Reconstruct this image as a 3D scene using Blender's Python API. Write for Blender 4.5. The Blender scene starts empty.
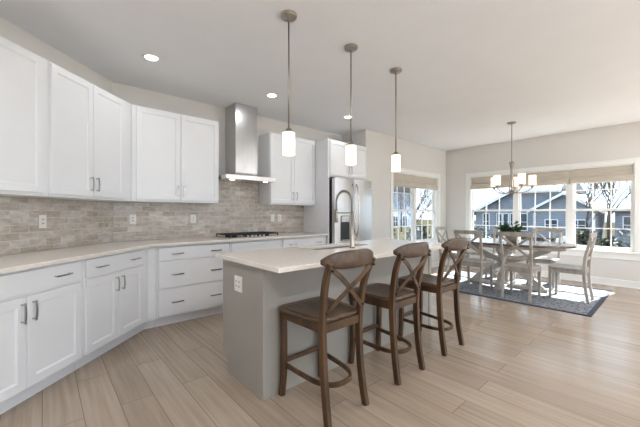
import bpy, math, random
from math import sin, cos, pi, radians, sqrt
from mathutils import Vector
S = bpy.context.scene
COL = S.collection
random.seed(7)

# ------------------------------------------------------------------ camera
cd = bpy.data.cameras.new('camera'); cam = bpy.data.objects.new('camera', cd); COL.objects.link(cam)
cam.location = (0, 0, 1.235); cam.rotation_euler = (pi/2, 0, radians(48.5-90))
cd.sensor_width = 36; cd.lens = 36*314/640; cd.clip_end = 300
S.camera = cam
# ------------------------------------------------------------------ sky, sun, exposure
W = bpy.data.worlds.new('sky'); S.world = W; W.use_nodes = True
wn = W.node_tree; bg = wn.nodes['Background']
sk = wn.nodes.new('ShaderNodeTexSky'); sk.sky_type = 'HOSEK_WILKIE'; sk.turbidity = 4.0; sk.ground_albedo = 0.5
sk.sun_direction = Vector((0.68, -0.12, 0.72)).normalized()
hs = wn.nodes.new('ShaderNodeMix'); hs.data_type = 'RGBA'; hs.inputs[0].default_value = 0.93
hs.inputs[7].default_value = (0.70, 0.84, 1.0, 1)
wn.links.new(sk.outputs[0], hs.inputs[6]); wn.links.new(hs.outputs[2], bg.inputs[0])
bg.inputs[1].default_value = 1.9
sd = bpy.data.lights.new('sun', 'SUN'); sd.energy = 24; sd.angle = radians(0.6); sd.color = (1, 0.98, 0.95)
so = bpy.data.objects.new('sun', sd); COL.objects.link(so); so.location = (20, -4, 20)
so.rotation_euler = Vector((-0.60, 0.10, -0.61)).to_track_quat('-Z', 'Y').to_euler()
def portal(name, loc, rot, w, h):
    l = bpy.data.lights.new(name, 'AREA'); l.shape = 'RECTANGLE'; l.size = w; l.size_y = h
    l.cycles.is_portal = True
    o = bpy.data.objects.new(name, l); COL.objects.link(o); o.location = loc; o.rotation_euler = rot
portal('portal_nook', (7.44, 1.77, 1.33), (0, pi/2, 0), 1.5, 2.7)
portal('portal_front', (6.02, 3.80, 1.33), (-pi/2, 0, 0), 1.8, 1.5)
portal('portal_back', (2.6, -4.14, 1.2), (pi/2, 0, 0), 7.0, 2.2)
S.view_settings.view_transform = 'Standard'; S.view_settings.look = 'None'
S.view_settings.exposure = 0.72; S.view_settings.gamma = 1.0; S.view_settings.use_curve_mapping = False
CAN_W = 9.5

# ------------------------------------------------------------------ materials
def srgb(r, g, b):
    f = lambda c: ((c/255+0.055)/1.055)**2.4 if c > 10 else c/255/12.92
    return (f(r), f(g), f(b), 1)
def mat(name, col, rough=0.5, metal=0.0, col2=None, scale=(8, 8, 8), bump=0.0, amount=0.5, detail=4, spec=None, emit=None, es=0, coat=0):
    m = bpy.data.materials.new(name); m.use_nodes = True; t = m.node_tree; p = t.nodes['Principled BSDF']
    p.inputs['Base Color'].default_value = col; p.inputs['Roughness'].default_value = rough; p.inputs['Metallic'].default_value = metal
    if spec is not None: p.inputs['Specular IOR Level'].default_value = spec
    if coat: p.inputs['Coat Weight'].default_value = coat; p.inputs['Coat Roughness'].default_value = 0.15
    if emit: p.inputs['Emission Color'].default_value = emit; p.inputs['Emission Strength'].default_value = es
    tc = t.nodes.new('ShaderNodeTexCoord'); mp = t.nodes.new('ShaderNodeMapping'); mp.inputs['Scale'].default_value = scale
    nz = t.nodes.new('ShaderNodeTexNoise'); nz.inputs['Scale'].default_value = 1.0; nz.inputs['Detail'].default_value = detail
    t.links.new(tc.outputs['Object'], mp.inputs[0]); t.links.new(mp.outputs[0], nz.inputs['Vector'])
    if col2:
        cr = t.nodes.new('ShaderNodeValToRGB'); cr.color_ramp.elements[0].position = 0.5-amount/2; cr.color_ramp.elements[1].position = 0.5+amount/2
        cr.color_ramp.elements[0].color = col; cr.color_ramp.elements[1].color = col2
        t.links.new(nz.outputs[0], cr.inputs[0]); t.links.new(cr.outputs[0], p.inputs['Base Color'])
    if bump:
        b = t.nodes.new('ShaderNodeBump'); b.inputs['Strength'].default_value = bump; b.inputs['Distance'].default_value = 0.01
        t.links.new(nz.outputs[0], b.inputs['Height']); t.links.new(b.outputs[0], p.inputs['Normal'])
    return m
M = {}
M['wall'] = mat('wall paint', srgb(222, 219, 215), 0.85, col2=srgb(218, 215, 211), scale=(2, 2, 2), bump=0.02)
M['ceiling'] = mat('ceiling paint', srgb(238, 239, 241), 0.9, col2=srgb(235, 236, 238), scale=(3, 3, 3), bump=0.03)
M['trim'] = mat('white trim paint', srgb(240, 240, 238), 0.4, col2=srgb(237, 237, 235))
M['cabinet'] = mat('white cabinet lacquer', srgb(236, 237, 239), 0.35, col2=srgb(233, 234, 237), scale=(5, 5, 5))
M['island'] = mat('greige island paint', srgb(160, 155, 147), 0.4, col2=srgb(156, 151, 143), scale=(5, 5, 5))
M['quartz'] = mat('cream quartz', srgb(236, 230, 222), 0.12, col2=srgb(225, 216, 206), scale=(60, 60, 60), amount=0.5, detail=6)
M['steel'] = mat('brushed stainless', (0.62, 0.62, 0.62, 1), 0.28, 1.0, col2=(0.55, 0.55, 0.56, 1), scale=(90, 90, 1.5))
M['steel_h'] = mat('brushed steel grain', (0.66, 0.65, 0.64, 1), 0.22, 1.0, col2=(0.60, 0.59, 0.58, 1), scale=(1.5, 1.5, 90))
M['nickel'] = mat('satin nickel', (0.40, 0.36, 0.31, 1), 0.28, 1.0, col2=(0.35, 0.32, 0.28, 1))
M['pull'] = mat('polished steel pull', (0.62, 0.61, 0.60, 1), 0.25, 1.0, col2=(0.46, 0.46, 0.46, 1))
M['black'] = mat('black iron', srgb(26, 25, 25), 0.45, 0.3, col2=srgb(34, 33, 32))
M['dark'] = mat('dark plastic', srgb(40, 42, 46), 0.25, col2=srgb(46, 48, 52))
M['plastic'] = mat('white plastic', srgb(240, 238, 232), 0.35, col2=srgb(236, 234, 228))
M['slot'] = mat('outlet slot grey', srgb(176, 174, 168), 0.5, col2=srgb(166, 164, 158))
M['oak'] = mat('weathered brown oak', srgb(44, 26, 12), 0.4, col2=srgb(98, 70, 42), scale=(20, 20, 2.2), bump=0.15, amount=0.45, detail=7)
M['oak_seat'] = mat('brown oak seat', srgb(52, 34, 20), 0.34, col2=srgb(96, 72, 50), scale=(24, 2.5, 20), bump=0.12, amount=0.45, detail=7)
M['chairwood'] = mat('whitewashed grey wood', srgb(150, 142, 133), 0.45, col2=srgb(184, 178, 170), scale=(16, 16, 3), bump=0.1, detail=6)
M['tablewood'] = mat('brown table top wood', srgb(92, 68, 58), 0.18, col2=srgb(126, 98, 84), scale=(14, 2, 14), detail=6, coat=0.4)
M['tablebase'] = mat('whitewashed trestle', srgb(176, 169, 160), 0.5, col2=srgb(200, 194, 186), scale=(14, 14, 3), detail=6)
M['linen'] = mat('linen shade', srgb(178, 168, 154), 0.9, col2=srgb(216, 208, 196), scale=(5, 5, 110), bump=0.3, amount=0.6)
M['leaf'] = mat('dark green leaf', srgb(30, 58, 36), 0.45, col2=srgb(58, 92, 50), scale=(40, 40, 40))
M['pot'] = mat('grey clay pot', srgb(150, 140, 128), 0.7, col2=srgb(130, 120, 110), scale=(40, 40, 40))
M['shade'] = mat('lit frosted glass', srgb(255, 240, 220), 0.3, emit=(1.0, 0.83, 0.62, 1), es=0.7)
M['lamp'] = mat('recessed lamp lens', srgb(255, 250, 240), 0.3, emit=(1, 0.97, 0.93, 1), es=5)
M['soil'] = mat('dark soil', srgb(50, 40, 32), 0.9, col2=srgb(36, 28, 22), scale=(60, 60, 60))

def glass():
    m = bpy.data.materials.new('window glass'); m.use_nodes = True; t = m.node_tree; t.nodes.clear()
    o = t.nodes.new('ShaderNodeOutputMaterial'); mx = t.nodes.new('ShaderNodeMixShader'); tr = t.nodes.new('ShaderNodeBsdfTransparent'); g = t.nodes.new('ShaderNodeBsdfGlossy')
    g.inputs['Roughness'].default_value = 0.02; mx.inputs[0].default_value = 0.05
    tr.inputs[0].default_value = (0.96, 0.98, 0.98, 1)
    t.links.new(tr.outputs[0], mx.inputs[1]); t.links.new(g.outputs[0], mx.inputs[2]); t.links.new(mx.outputs[0], o.inputs[0]); return m
M['glass'] = glass()

def brick_mat(name, c1, c2, mortar, bw, rh, msize, axes, rough, grain, g1, g2, bump=0.3, offset=0.5, bias=0.0, gamt=0.5, blot=None):
    m = bpy.data.materials.new(name); m.use_nodes = True; t = m.node_tree; p = t.nodes['Principled BSDF']; L = t.links.new
    tc = t.nodes.new('ShaderNodeTexCoord'); sp = t.nodes.new('ShaderNodeSeparateXYZ'); cb = t.nodes.new('ShaderNodeCombineXYZ')
    L(tc.outputs['Object'], sp.inputs[0]); L(sp.outputs[axes[0]], cb.inputs[0]); L(sp.outputs[axes[1]], cb.inputs[1])
    br = t.nodes.new('ShaderNodeTexBrick'); L(cb.outputs[0], br.inputs['Vector'])
    br.inputs['Color1'].default_value = c1; br.inputs['Color2'].default_value = c2; br.inputs['Mortar'].default_value = mortar
    br.inputs['Scale'].default_value = 1; br.inputs['Mortar Size'].default_value = msize; br.inputs['Brick Width'].default_value = bw; br.inputs['Row Height'].default_value = rh
    br.inputs['Bias'].default_value = bias; br.inputs['Mortar Smooth'].default_value = 0.1
    br.offset = offset; br.offset_frequency = 2
    mp = t.nodes.new('ShaderNodeMapping'); mp.inputs['Scale'].default_value = grain; L(cb.outputs[0], mp.inputs[0])
    nz = t.nodes.new('ShaderNodeTexNoise'); nz.inputs['Scale'].default_value = 1; nz.inputs['Detail'].default_value = 7; L(mp.outputs[0], nz.inputs['Vector'])
    # shift the grain from one brick to the next
    ad = t.nodes.new('ShaderNodeVectorMath'); ad.operation = 'MULTIPLY_ADD'; ad.inputs[1].default_value = (40, 40, 40)
    L(br.outputs['Color'], ad.inputs[0]); L(mp.outputs[0], ad.inputs[2]); L(ad.outputs[0], nz.inputs['Vector'])
    cr = t.nodes.new('ShaderNodeValToRGB'); cr.color_ramp.elements[0].position = 0.3; cr.color_ramp.elements[1].position = 0.7
    cr.color_ramp.elements[0].color = g1; cr.color_ramp.elements[1].color = g2; L(nz.outputs[0], cr.inputs[0])
    mx = t.nodes.new('ShaderNodeMix'); mx.data_type = 'RGBA'; mx.blend_type = 'MULTIPLY'; mx.inputs[0].default_value = gamt
    L(br.outputs['Color'], mx.inputs[6]); L(cr.outputs[0], mx.inputs[7])
    L(mx.outputs[2], p.inputs['Base Color']); p.inputs['Roughness'].default_value = rough
    bm = t.nodes.new('ShaderNodeBump'); bm.inputs['Strength'].default_value = bump; bm.inputs['Distance'].default_value = 0.003; bm.invert = True
    L(br.outputs['Fac'], bm.inputs['Height']); L(bm.outputs[0], p.inputs['Normal'])
    return m
M['floor'] = brick_mat('oak plank floor', srgb(173, 156, 139), srgb(160, 143, 126), srgb(128, 110, 94), 1.45, 0.19, 0.002, (1, 0), 0.22,
                       (1.6, 34, 1), (0.78, 0.76, 0.74, 1), (1.1, 1.1, 1.1, 1), bump=0.25, offset=0.37, gamt=0.8)
M['tile'] = brick_mat('travertine tile', srgb(212, 206, 199), srgb(184, 172, 158), srgb(218, 213, 206), 0.15, 0.060, 0.0025, (0, 2), 0.28,
                      (14, 30, 1), (0.74, 0.71, 0.68, 1), (1.14, 1.14, 1.14, 1), bump=0.5, gamt=0.9)
M['siding'] = brick_mat('blue grey lap siding', srgb(134, 142, 156), srgb(130, 138, 152), srgb(98, 106, 120), 6.0, 0.16, 0.012, (1, 2), 0.7,
                        (1, 1, 1), (0.95, 0.95, 0.95, 1), (1, 1, 1, 1), bump=0.3)
M['siding_pale'] = brick_mat('pale blue lap siding', srgb(138, 150, 172), srgb(134, 146, 168), srgb(108, 118, 136), 6.0, 0.16, 0.012, (0, 2), 0.7,
                        (1, 1, 1), (0.95, 0.95, 0.95, 1), (1, 1, 1, 1), bump=0.3)
M['roof'] = mat('dark shingle roof', srgb(52, 58, 70), 0.9, col2=srgb(76, 82, 94), scale=(3, 3, 20))
M['roof_tan'] = mat('tan shingle roof', srgb(150, 132, 116), 0.9, col2=srgb(172, 154, 136), scale=(3, 3, 20))
M['fascia'] = mat('white fascia', srgb(226, 230, 236), 0.6, col2=srgb(220, 225, 232))
M['pane_dark'] = mat('dark house window', srgb(40, 50, 62), 0.15, col2=srgb(58, 68, 80), scale=(2, 2, 2))
M['lawn'] = mat('winter lawn', srgb(46, 48, 36), 0.95, col2=srgb(70, 66, 54), scale=(0.8, 0.8, 0.8), detail=8, spec=0.0)
M['concrete'] = mat('pale concrete', srgb(206, 204, 200), 0.8, col2=srgb(196, 194, 190))
M['bark'] = mat('grey bark', srgb(66, 58, 54), 0.9, col2=srgb(92, 84, 76), scale=(5, 5, 5), spec=0.1)
M['bush'] = mat('dark evergreen shrub', srgb(36, 44, 34), 0.8, col2=srgb(66, 72, 56), scale=(14, 14, 14))
M['bush2'] = mat('frosted grey shrub', srgb(84, 90, 92), 0.8, col2=srgb(126, 132, 138), scale=(14, 14, 14))

def rug_mat():
    m = bpy.data.materials.new('distressed blue grey rug'); m.use_nodes = True; t = m.node_tree; p = t.nodes['Principled BSDF']; L = t.links.new
    tc = t.nodes.new('ShaderNodeTexCoord')
    vo = t.nodes.new('ShaderNodeTexVoronoi'); vo.inputs['Scale'].default_value = 16; vo.feature = 'DISTANCE_TO_EDGE'
    wv = t.nodes.new('ShaderNodeTexNoise'); wv.inputs['Scale'].default_value = 22; wv.inputs['Detail'].default_value = 8
    L(tc.outputs['Object'], vo.inputs[0]); L(tc.outputs['Object'], wv.inputs[0])
    mm = t.nodes.new('ShaderNodeMath'); mm.operation = 'MULTIPLY'; L(vo.outputs['Distance'], mm.inputs[0]); mm.inputs[1].default_value = 3
    aa = t.nodes.new('ShaderNodeMath'); aa.operation = 'ADD'; L(mm.outputs[0], aa.inputs[0]); L(wv.outputs[0], aa.inputs[1])
    cr = t.nodes.new('ShaderNodeValToRGB'); e = cr.color_ramp.elements
    e[0].position = 0.45; e[0].color = srgb(84, 90, 102); e[1].position = 1.0; e[1].color = srgb(142, 145, 150)
    L(aa.outputs[0], cr.inputs[0]); L(cr.outputs[0], p.inputs['Base Color']); p.inputs['Roughness'].default_value = 0.95
    return m
M['rug'] = rug_mat()
M['rug_edge'] = mat('navy rug border', srgb(54, 60, 74), 0.95, col2=srgb(76, 82, 94), scale=(30, 30, 30))

# ------------------------------------------------------------------ mesh helpers
class MB:
    def __init__(s): s.v = []; s.f = []; s.sm = []
    def add(s, vs, fs, smooth=False):
        n = len(s.v); s.v += [tuple(v) for v in vs]; s.f += [tuple(i+n for i in f) for f in fs]; s.sm += [smooth]*len(fs); return s
    def box(s, x0, x1, y0, y1, z0, z1):
        if x0 > x1: x0, x1 = x1, x0
        if y0 > y1: y0, y1 = y1, y0
        if z0 > z1: z0, z1 = z1, z0
        return s.add([(x0,y0,z0),(x1,y0,z0),(x1,y1,z0),(x0,y1,z0),(x0,y0,z1),(x1,y0,z1),(x1,y1,z1),(x0,y1,z1)],
                     [(3,2,1,0),(4,5,6,7),(0,1,5,4),(1,2,6,5),(2,3,7,6),(3,0,4,7)])
    def prism(s, poly, a, b, axis='z'):
        n = len(poly)
        def P(p, h): return {'z': (p[0], p[1], h), 'x': (h, p[0], p[1]), 'y': (p[0], h, p[1])}[axis]
        vs = [P(p, a) for p in poly]+[P(p, b) for p in poly]
        fs = [tuple(range(n))[::-1], tuple(range(n, 2*n))]+[(i, (i+1) % n, n+(i+1) % n, n+i) for i in range(n)]
        return s.add(vs, fs)
    def tube(s, pts, r, n=10, cap=True):
        pts = [Vector(p) for p in pts]; vs = []; fs = []; m = len(pts)
        rr = r if isinstance(r, (list, tuple)) else [r]*m
        ref = None
        for i, p in enumerate(pts):
            t = (pts[min(i+1, m-1)]-pts[max(i-1, 0)]).normalized()
            if ref is None:
                ref = Vector((0, 0, 1)) if abs(t.z) < 0.9 else Vector((1, 0, 0))
            a = (ref-t*ref.dot(t)).normalized(); b = t.cross(a); ref = a
            for k in range(n):
                g = 2*pi*k/n; vs.append(p+a*cos(g)*rr[i]+b*sin(g)*rr[i])
        for i in range(m-1):
            for k in range(n): fs.append((i*n+k, i*n+(k+1) % n, (i+1)*n+(k+1) % n, (i+1)*n+k))
        if cap: fs += [tuple(range(n))[::-1], tuple(range((m-1)*n, m*n))]
        return s.add(vs, fs, True)
    def sweep(s, pts, w, h, side, closed=False):
        pts = [Vector(p) for p in pts]; m = len(pts); vs = []; fs = []
        ws = w if isinstance(w, (list, tuple)) else [w]*m; hs_ = h if isinstance(h, (list, tuple)) else [h]*m
        for i, p in enumerate(pts):
            if closed: t = (pts[(i+1) % m]-pts[i-1]).normalized()
            else: t = (pts[min(i+1, m-1)]-pts[max(i-1, 0)]).normalized()
            sd_ = Vector(side); a = (sd_-t*sd_.dot(t)).normalized(); b = t.cross(a)
            for x, y in ((-1,-1),(1,-1),(1,1),(-1,1)): vs.append(p+a*x*ws[i]/2+b*y*hs_[i]/2)
        for i in range(m if closed else m-1):
            j = (i+1) % m
            for k in range(4): fs.append((i*4+k, i*4+(k+1) % 4, j*4+(k+1) % 4, j*4+k))
        if not closed: fs += [(3,2,1,0), tuple(range((m-1)*4, m*4))]
        return s.add(vs, fs)
    def lathe(s, prof, n=24, c=(0, 0, 0)):
        vs = []; fs = []; m = len(prof)
        for r, z in prof:
            for k in range(n): g = 2*pi*k/n; vs.append((c[0]+r*cos(g), c[1]+r*sin(g), c[2]+z))
        for i in range(m-1):
            for k in range(n): fs.append((i*n+k, i*n+(k+1) % n, (i+1)*n+(k+1) % n, (i+1)*n+k))
        fs += [tuple(range(n))[::-1], tuple(range((m-1)*n, m*n))]
        return s.add(vs, fs, True)
    def grid(s, fn, nu, nv, smooth=True):
        vs = [fn(i/nu, j/nv) for j in range(nv+1) for i in range(nu+1)]
        fs = [(j*(nu+1)+i, j*(nu+1)+i+1, (j+1)*(nu+1)+i+1, (j+1)*(nu+1)+i) for j in range(nv) for i in range(nu)]
        return s.add(vs, fs, smooth)
    def build(s, name, m, parent=None, bevel=0, seg=2, sub=0, solid=0):
        me = bpy.data.meshes.new(name); me.from_pydata(s.v, [], s.f); me.update()
        me.materials.append(m if not isinstance(m, str) else M[m])
        import bmesh
        b = bmesh.new(); b.from_mesh(me); bmesh.ops.recalc_face_normals(b, faces=b.faces); b.to_mesh(me); b.free()
        for p, q in zip(me.polygons, s.sm): p.use_smooth = q and len(p.vertices) <= 4
        o = bpy.data.objects.new(name, me); COL.objects.link(o)
        if parent: o.parent = parent
        if solid: md = o.modifiers.new('thick', 'SOLIDIFY'); md.thickness = solid; md.offset = 0
        if sub: md = o.modifiers.new('smooth', 'SUBSURF'); md.levels = sub; md.render_levels = sub
        if bevel:
            md = o.modifiers.new('bevel', 'BEVEL'); md.width = bevel; md.segments = seg; md.limit_method = 'ANGLE'; md.angle_limit = radians(40)
        return o
def tag(o, label=None, cat=None, group=None, kind=None):
    if label: o['label'] = label
    if cat: o['category'] = cat
    if group: o['group'] = group
    if kind: o['kind'] = kind
    return o
def thing(name, label, cat, loc=(0, 0, 0), rz=0, group=None):
    o = bpy.data.objects.new(name, None); COL.objects.link(o); o.location = loc; o.rotation_euler = (0, 0, rz); o.empty_display_size = 0.1
    return tag(o, label, cat, group)
def struct(name, mb, m, label, cat=None, **k):
    o = mb.build(name, m, **k); return tag(o, label, cat or name.split('_')[0], None, 'structure')
def copy_tree(o, loc, rz, label, parent=None):
    c = o.copy(); COL.objects.link(c)
    if parent: c.parent = parent
    else: c.location = loc; c.rotation_euler = (0, 0, rz); c['label'] = label
    for ch in list(kids.get(o.name, [])): copy_tree(ch, None, None, None, c)
    return c
kids = {}
def index_kids(root):
    for o in list(COL.objects):
        if o.parent: kids.setdefault(o.parent.name, [])
    for o in list(COL.objects):
        if o.parent and o not in kids[o.parent.name]: kids[o.parent.name].append(o)
    return root

# ------------------------------------------------------------------ room shell
C0 = (0.60, 4.25); RT = sqrt(0.5); CE = 2.74
def D(s, off=0, z=0):       # a point on the diagonal wall: s along it from the corner (negative = away), off into the room
    return (C0[0]+s*RT+off*RT, C0[1]+s*RT-off*RT, z)
DE = -3.3
pe = D(DE)                   # far end of the diagonal wall
XL = pe[0]; YB = -4.0
floor_poly = [(XL-0.15, YB-0.15), (7.45, YB-0.15), (7.45, 4.5), (0.4, 4.5), (XL-0.15, pe[1]+0.1)]
struct('floor', MB().prism(floor_poly, -0.12, 0), 'floor', 'light oak plank floor running through kitchen and dining nook')
struct('ceiling', MB().prism(floor_poly, CE, CE+0.15), 'ceiling', 'flat white painted ceiling over the whole room')
struct('wall_cooktop', MB().box(C0[0]-0.05, 4.48, 4.25, 4.40, 0, CE), 'wall', 'grey painted wall behind the cooktop, hood and fridge')
o = struct('wall_diagonal', MB().box(DE, 0, 0, 0.15, 0, CE), 'wall', 'grey painted angled wall behind the left run of cabinets'); o.location = (C0[0], C0[1], 0); o.rotation_euler = (0, 0, pi/4)
struct('wall_left', MB().box(XL-0.15, XL, YB, pe[1]+0.1, 0, CE), 'wall', 'plain painted side wall of the kitchen beyond the left cabinets')
# front wall of the nook, with window 1
WZ0, WZ1 = 0.60, 2.06
w = MB(); X0, X1 = 5.14, 6.90
w.box(4.33, X0, 3.66, 3.81, 0, CE); w.box(X1, 7.30, 3.66, 3.81, 0, CE); w.box(X0, X1, 3.66, 3.81, 0, WZ0); w.box(X0, X1, 3.66, 3.81, WZ1, CE)
w.box(4.33, 4.48, 3.81, 4.25, 0, CE)
struct('wall_nook', w, 'wall', 'grey painted nook wall right of the fridge, holding the double window')
# right wall with the triple window
Y0, Y1 = 0.44, 3.10
w = MB(); w.box(7.30, 7.45, Y1, 3.81, 0, CE); w.box(7.30, 7.45, Y0, Y1, 0, WZ0); w.box(7.30, 7.45, Y0, Y1, WZ1, CE)
w.box(7.30, 7.45, -1.0, Y0, 0, CE); w.box(7.30, 7.45, -3.2, -1.0, 0, 0.08); w.box(7.30, 7.45, -3.2, -1.0, 2.3, CE); w.box(7.30, 7.45, YB, -3.2, 0, CE)  # tall opening out of view, added so sun on the floor bounces upward
struct('wall_right', w, 'wall', 'light grey wall of the dining nook with the triple window')
# unseen back wall; wide openings added to let in sky fill
w = MB(); w.box(XL, -0.8, YB-0.15, YB, 0, CE); w.box(6.0, 7.45, YB-0.15, YB, 0, CE); w.box(-0.8, 6.0, YB-0.15, YB, 2.3, CE); w.box(-0.8, 6.0, YB-0.15, YB, 0, 0.1)
for xm in (1.4, 3.7): w.box(xm, xm+0.1, YB-0.15, YB, 0.1, 2.3)
struct('wall_back', w, 'wall', 'painted wall behind the camera, wide openings added for daylight fill')
# baseboards
def baseboard(name, pts_boxes, label):
    b = MB()
    for q in pts_boxes: b.box(*q)
    struct(name, b, 'trim', label, 'baseboard', bevel=0.004)
baseboard('baseboard_right', [(7.284, 7.30, YB, 3.644, 0, 0.12), (7.278, 7.30, YB, 3.644, 0, 0.02)], 'white baseboard below the triple window')
baseboard('baseboard_nook', [(4.33, 7.284, 3.644, 3.66, 0, 0.12), (4.33, 7.284, 3.638, 3.66, 0, 0.02)], 'white baseboard below the double window')

# ------------------------------------------------------------------ windows
def window(name, label, loc, rz, units, total, zs0, zs1, casing=True, stool=True):
    root = thing(name, label, 'window', loc, rz); root['kind'] = 'structure'
    a, b = 0, total; h0, h1 = zs0, zs1
    f = MB(); fy0, fy1 = 0.0, 0.14
    f.box(a, a+0.02, fy0, fy1, h0, h1); f.box(b-0.02, b, fy0, fy1, h0, h1); f.box(a, b, fy0, fy1, h1-0.02, h1); f.box(a, b, fy0, fy1, h0, h0+0.02)
    prev = None
    for (u0, u1) in units:
        if prev is not None: f.box(prev, u0, 0.046, 0.13, h0+0.02, h1-0.02)
        prev = u1
    f.build('window_frame', 'trim', root, bevel=0.002)
    c = MB(); cw = 0.085
    c.box(a-cw, a, -0.02, 0, h0-0.02, h1+cw); c.box(b, b+cw, -0.02, 0, h0-0.02, h1+cw); c.box(a, b, -0.02, 0, h1, h1+cw)
    c.box(a-cw-0.01, b+cw+0.01, -0.028, 0, h1+cw-0.012, h1+cw+0.006)
    c.build('casing', 'trim', root, bevel=0.003)
    st = MB(); st.box(a-cw-0.02, b+cw+0.02, -0.05, 0.0, h0-0.035, h0-0.005); st.build('stool_ledge', 'trim', root, bevel=0.004)
    ap = MB(); ap.box(a-cw, b+cw, -0.018, 0, h0-0.14, h0-0.035); ap.build('apron', 'trim', root, bevel=0.003)
    mid = (h0+h1)/2-0.03
    for (u0, u1) in units:
        u0 += 0.02 if u0 == 0 else 0; u1 -= 0.02 if u1 == total else 0
        for (z0, z1, y) in ((h0+0.02, mid+0.02, 0.065), (mid-0.02, h1-0.02, 0.095)):
            s_ = MB(); e = 0.032
            s_.box(u0, u0+e, y, y+0.03, z0, z1); s_.box(u1-e, u1, y, y+0.03, z0, z1); s_.box(u0+e, u1-e, y, y+0.03, z0, z0+e+0.006); s_.box(u0+e, u1-e, y, y+0.03, z1-e-0.004, z1)
            so_ = s_.build('sash', 'trim', root, bevel=0.002)
            g = MB()
            for k in (1, 2): xx = u0+e+(u1-u0-2*e)*k/3; g.box(xx-0.008, xx+0.008, y+0.005, y+0.025, z0+e, z1-e)
            zz = (z0+z1)/2; g.box(u0+e, u1-e, y+0.006, y+0.024, zz-0.008, zz+0.008)
            g.build('muntin_grid', 'trim', so_)
            MB().box(u0+e, u1-e, y+0.013, y+0.017, z0+e, z1-e).build('pane', 'glass', so_)
    return root
tW = Y1-Y0
un = [(0, Y1-2.22), (Y1-2.14, Y1-1.33), (Y1-1.25, tW)]
window('window_1', 'wide triple double-hung window with white muntins in the right wall', (7.30, Y1, 0), -pi/2, un, tW, WZ0, WZ1)
window('window_2', 'double window with white muntins right of the fridge, seen over the bar stools', (X0, 3.66, 0), 0, [(0, 0.84), (0.92, X1-X0)], X1-X0, WZ0, WZ1)

def roman_shade(label, loc, rz, w_):
    t = thing('roman_shade', label, 'window shade', loc, rz, 'linen roman shades at the windows')
    # flat drop, slightly in front of the sash, local y toward outside
    MB().box(0.004, w_-0.004, 0.014, 0.026, 1.86, 2.035).build('fabric_panel', 'linen', t, bevel=0.002)
    f = MB()
    prof = [(0.012, 1.885), (-0.022, 1.875), (-0.032, 1.82), (-0.026, 1.79), (0.0, 1.775), (0.03, 1.78), (0.034, 1.86), (0.018, 1.892)]
    f.prism([(y, z) for y, z in prof], 0.004, w_-0.004, 'x'); f.build('fold', 'linen', t, bevel=0.003)
    MB().box(0.004, w_-0.004, -0.004, 0.04, 2.035, 2.058).build('head_rail', 'linen', t, bevel=0.002)
    c = MB().tube([(w_-0.05, -0.006, 1.84), (w_-0.05, -0.01, 1.815)], 0.004, 8); c.build('cord_end', 'plastic', t)
    return t
roman_shade('left beige linen roman shade of the triple window, behind the chandelier', (7.31, Y1-0.02, 0), -pi/2, Y1-0.02-2.185)
roman_shade('middle beige linen roman shade of the triple window', (7.31, 2.175, 0), -pi/2, 2.175-1.295)
roman_shade('right beige linen roman shade of the triple window', (7.31, 1.285, 0), -pi/2, 1.285-Y0-0.02)
roman_shade('beige linen roman shade on the double window beside the fridge', (X0+0.02, 3.67, 0), 0, X1-X0-0.04)

# ------------------------------------------------------------------ cabinets
def pull(parent, x, z, y, L=0.13, vert=False):
    r = 0.005; m = MB(); n = 7
    pts = []
    for i in range(n):
        t = -1+2*i/(n-1); bow = 0.030-0.006*t*t
        pts.append((x, y-bow, z+t*L/2) if vert else (x+t*L/2, y-bow, z))
    m.sweep(pts, 0.011, 0.007, (1, 0, 0) if vert else (0, 0, 1))
    for t in (-1, 1):
        e = (x, y, z+t*L*0.42) if vert else (x+t*L*0.42, y, z)
        m.tube([e, (e[0], y-0.028, e[2])], r, 8)
    return m.build('handle', 'pull', parent)
def shaker(name, x0, x1, z0, z1, yf, t, parent, m='cabinet', fr=0.058):
    # front face at y = yf-t, back at yf
    f = yf-t; r = 0.009; b = 0.006
    vs = []; fs = []
    def ring(a, y): return [(x0+a, y, z0+a), (x1-a, y, z0+a), (x1-a, y, z1-a), (x0+a, y, z1-a)]
    rings = [ring(0, yf), ring(0, f+0.002), ring(0.002, f), ring(fr, f), ring(fr+b*0.4, f+r*0.5), ring(fr+b, f+r*0.5), ring(fr+b*1.5, f+r)]
    for q in rings: vs += q
    for i in range(len(rings)-1):
        for k in range(4): fs.append((i*4+k, i*4+(k+1) % 4, (i+1)*4+(k+1) % 4, (i+1)*4+k))
    fs += [(0, 1, 2, 3), tuple(range(len(vs)-4, len(vs)))]
    return MB().add(vs, fs).build(name, m, parent)
def slab(name, x0, x1, z0, z1, yf, t, parent, m='cabinet'):
    return MB().box(x0, x1, yf-t, yf, z0, z1).build(name, m, parent, bevel=0.004)
DT = 0.019
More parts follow.
